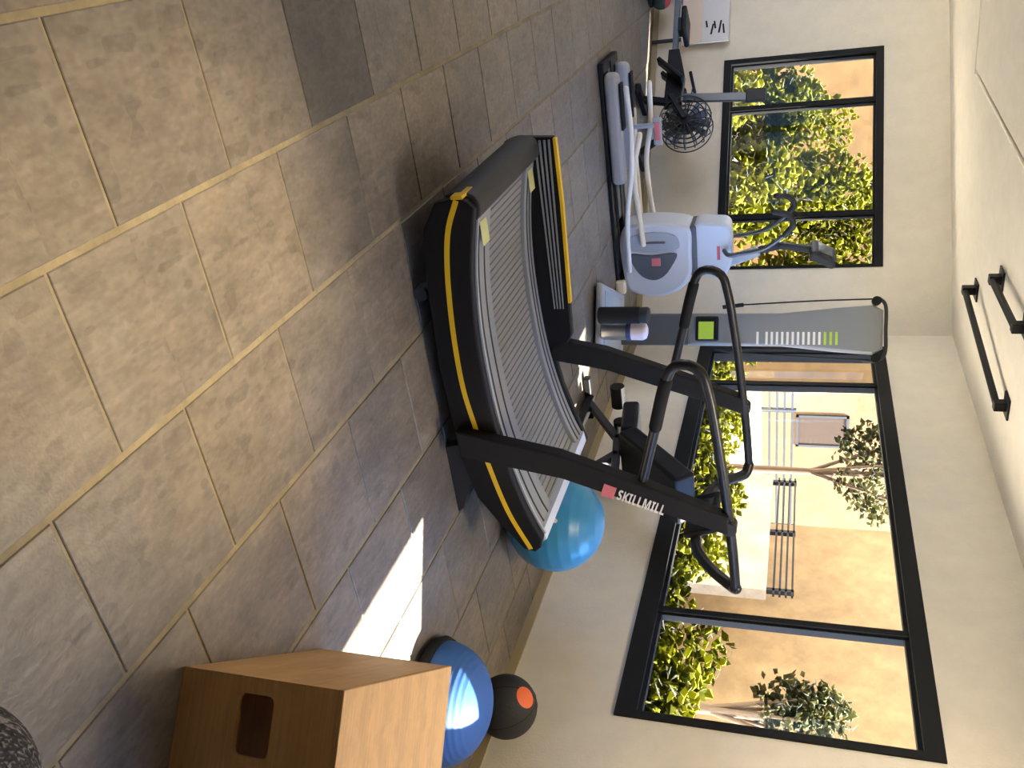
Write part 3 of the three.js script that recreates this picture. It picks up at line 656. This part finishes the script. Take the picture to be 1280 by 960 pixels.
{
  const t = thing('terrace', 'white parapet with dark horizontal rails before the tan house opposite', 'terrace', [9.4, GY, -11.6]);
  add('parapet', box(9.3, 9.5, GY, 1.08, -13.2, -10.2), stuccoPale, t);
  for (let k = 0; k < 4; k++) add('rail', box(9.36, 9.42, 1.17 + k * .09, 1.20 + k * .09, -13.2, -10.2), M.charcoal, t);
  for (const z of [-13.1, -11.7, -10.3]) add('post', box(9.36, 9.44, 1.08, 1.48, z - .03, z + .03), M.charcoal, t);
}
{
  const h = thing('garden_wall', 'tan garden wall behind the bushes outside the smaller window', 'garden wall', [2, GY, -17]);
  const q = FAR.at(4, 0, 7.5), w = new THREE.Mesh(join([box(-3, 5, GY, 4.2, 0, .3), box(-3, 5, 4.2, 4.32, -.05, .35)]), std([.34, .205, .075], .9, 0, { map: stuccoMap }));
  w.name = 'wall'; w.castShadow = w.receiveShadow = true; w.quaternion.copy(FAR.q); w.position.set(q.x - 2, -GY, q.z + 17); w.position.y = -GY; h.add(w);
}
{
  // low shrubs along the large window
  const spots = [[5.3, -4.2, .95], [5.5, -5.5, .9], [5.7, -6.8, .9], [5.9, -8.1, .85], [6.1, -9.4, .8], [6.4, -10.7, .75], [6.7, -12, .7], [7.6, -12.9, .65]];
  const words = ['nearest the right end of the large window', 'second from the right along the large window', 'third from the right along the large window', 'fourth from the right along the large window', 'fifth from the right along the large window', 'sixth from the right along the large window', 'seventh from the right along the large window', 'farthest left along the large window'];
  spots.forEach(([x, z, top], i) => plant('shrub', `sunlit lime green shrub outside, ${words[i]}`, 'shrub', [x, z], top, .55, 1700, .11, leafMats.lime, GY, .03, 'lime shrubs outside the large window'));
  plant('tree', 'pale green young tree before the tan house opposite', 'tree', [7.1, -6.0], 2.05, .42, 900, .09, leafMats.pale, GY, .07);
  plant('tree', 'pale green tree at the top of the large window, middle of the yard', 'tree', [11.0, -15.8], 4.6, 1.5, 1800, .16, leafMats.pale, GY, .1);
  // bushes and trees outside the far window
  const fb = [[.7, 1.8, 1.5, 'lime'], [2.15, 1.9, 1.5, 'lime'], [3.6, 2.0, 1.0, 'lime'], [1.5, 3.5, 2.7, 'lime'], [2.95, 3.5, 2.9, 'lime'], [4.4, 3.6, 1.9, 'green'], [3.2, 5.2, 3.4, 'lime'], [4.8, 5.3, 2.2, 'lime']];
  const fw = ['lime bush in the front row, by the right pane of the smaller window', 'lime bush in the front row, by the middle pane of the smaller window', 'lowest lime bush in the front row, left in the smaller window', 'tall lime bush in the second row, right in the smaller window', 'tall lime bush in the second row, middle of the smaller window', 'green bush in the second row, left in the smaller window', 'tallest lime bush in the back row beyond the smaller window', 'lower lime bush in the back row, left beyond the smaller window'];
  fb.forEach(([s, o, top, m], i) => { const p = FAR.at(s, 0, o); plant('bush', fw[i], 'bush', [p.x, p.z], top, .58, 2400, .12, leafMats[m], GY, .04, 'bushes outside the smaller window'); });
  // shade trees beside the building, towards the sun
  plant('shade_tree', 'leafy shade tree outside shading the right half of the large window', 'tree', [7.3, -1.22], 8.2, .7, 3800, .22, leafMats.green, GY, .14);
  plant('shade_tree', 'leafy shade tree outside shading the left half of the large window', 'tree', [7.35, -4.45], 8.2, .95, 5200, .22, leafMats.green, GY, .14);
}
struct('eaves', [box(RX + TH, RX + TH + .75, 2.72, 2.82, -7.6, -2.35)], M.wall);

scene.traverse((o) => { if (o.userData?.origin !== undefined) delete o.userData.origin; });
renderer.render(scene, camera);
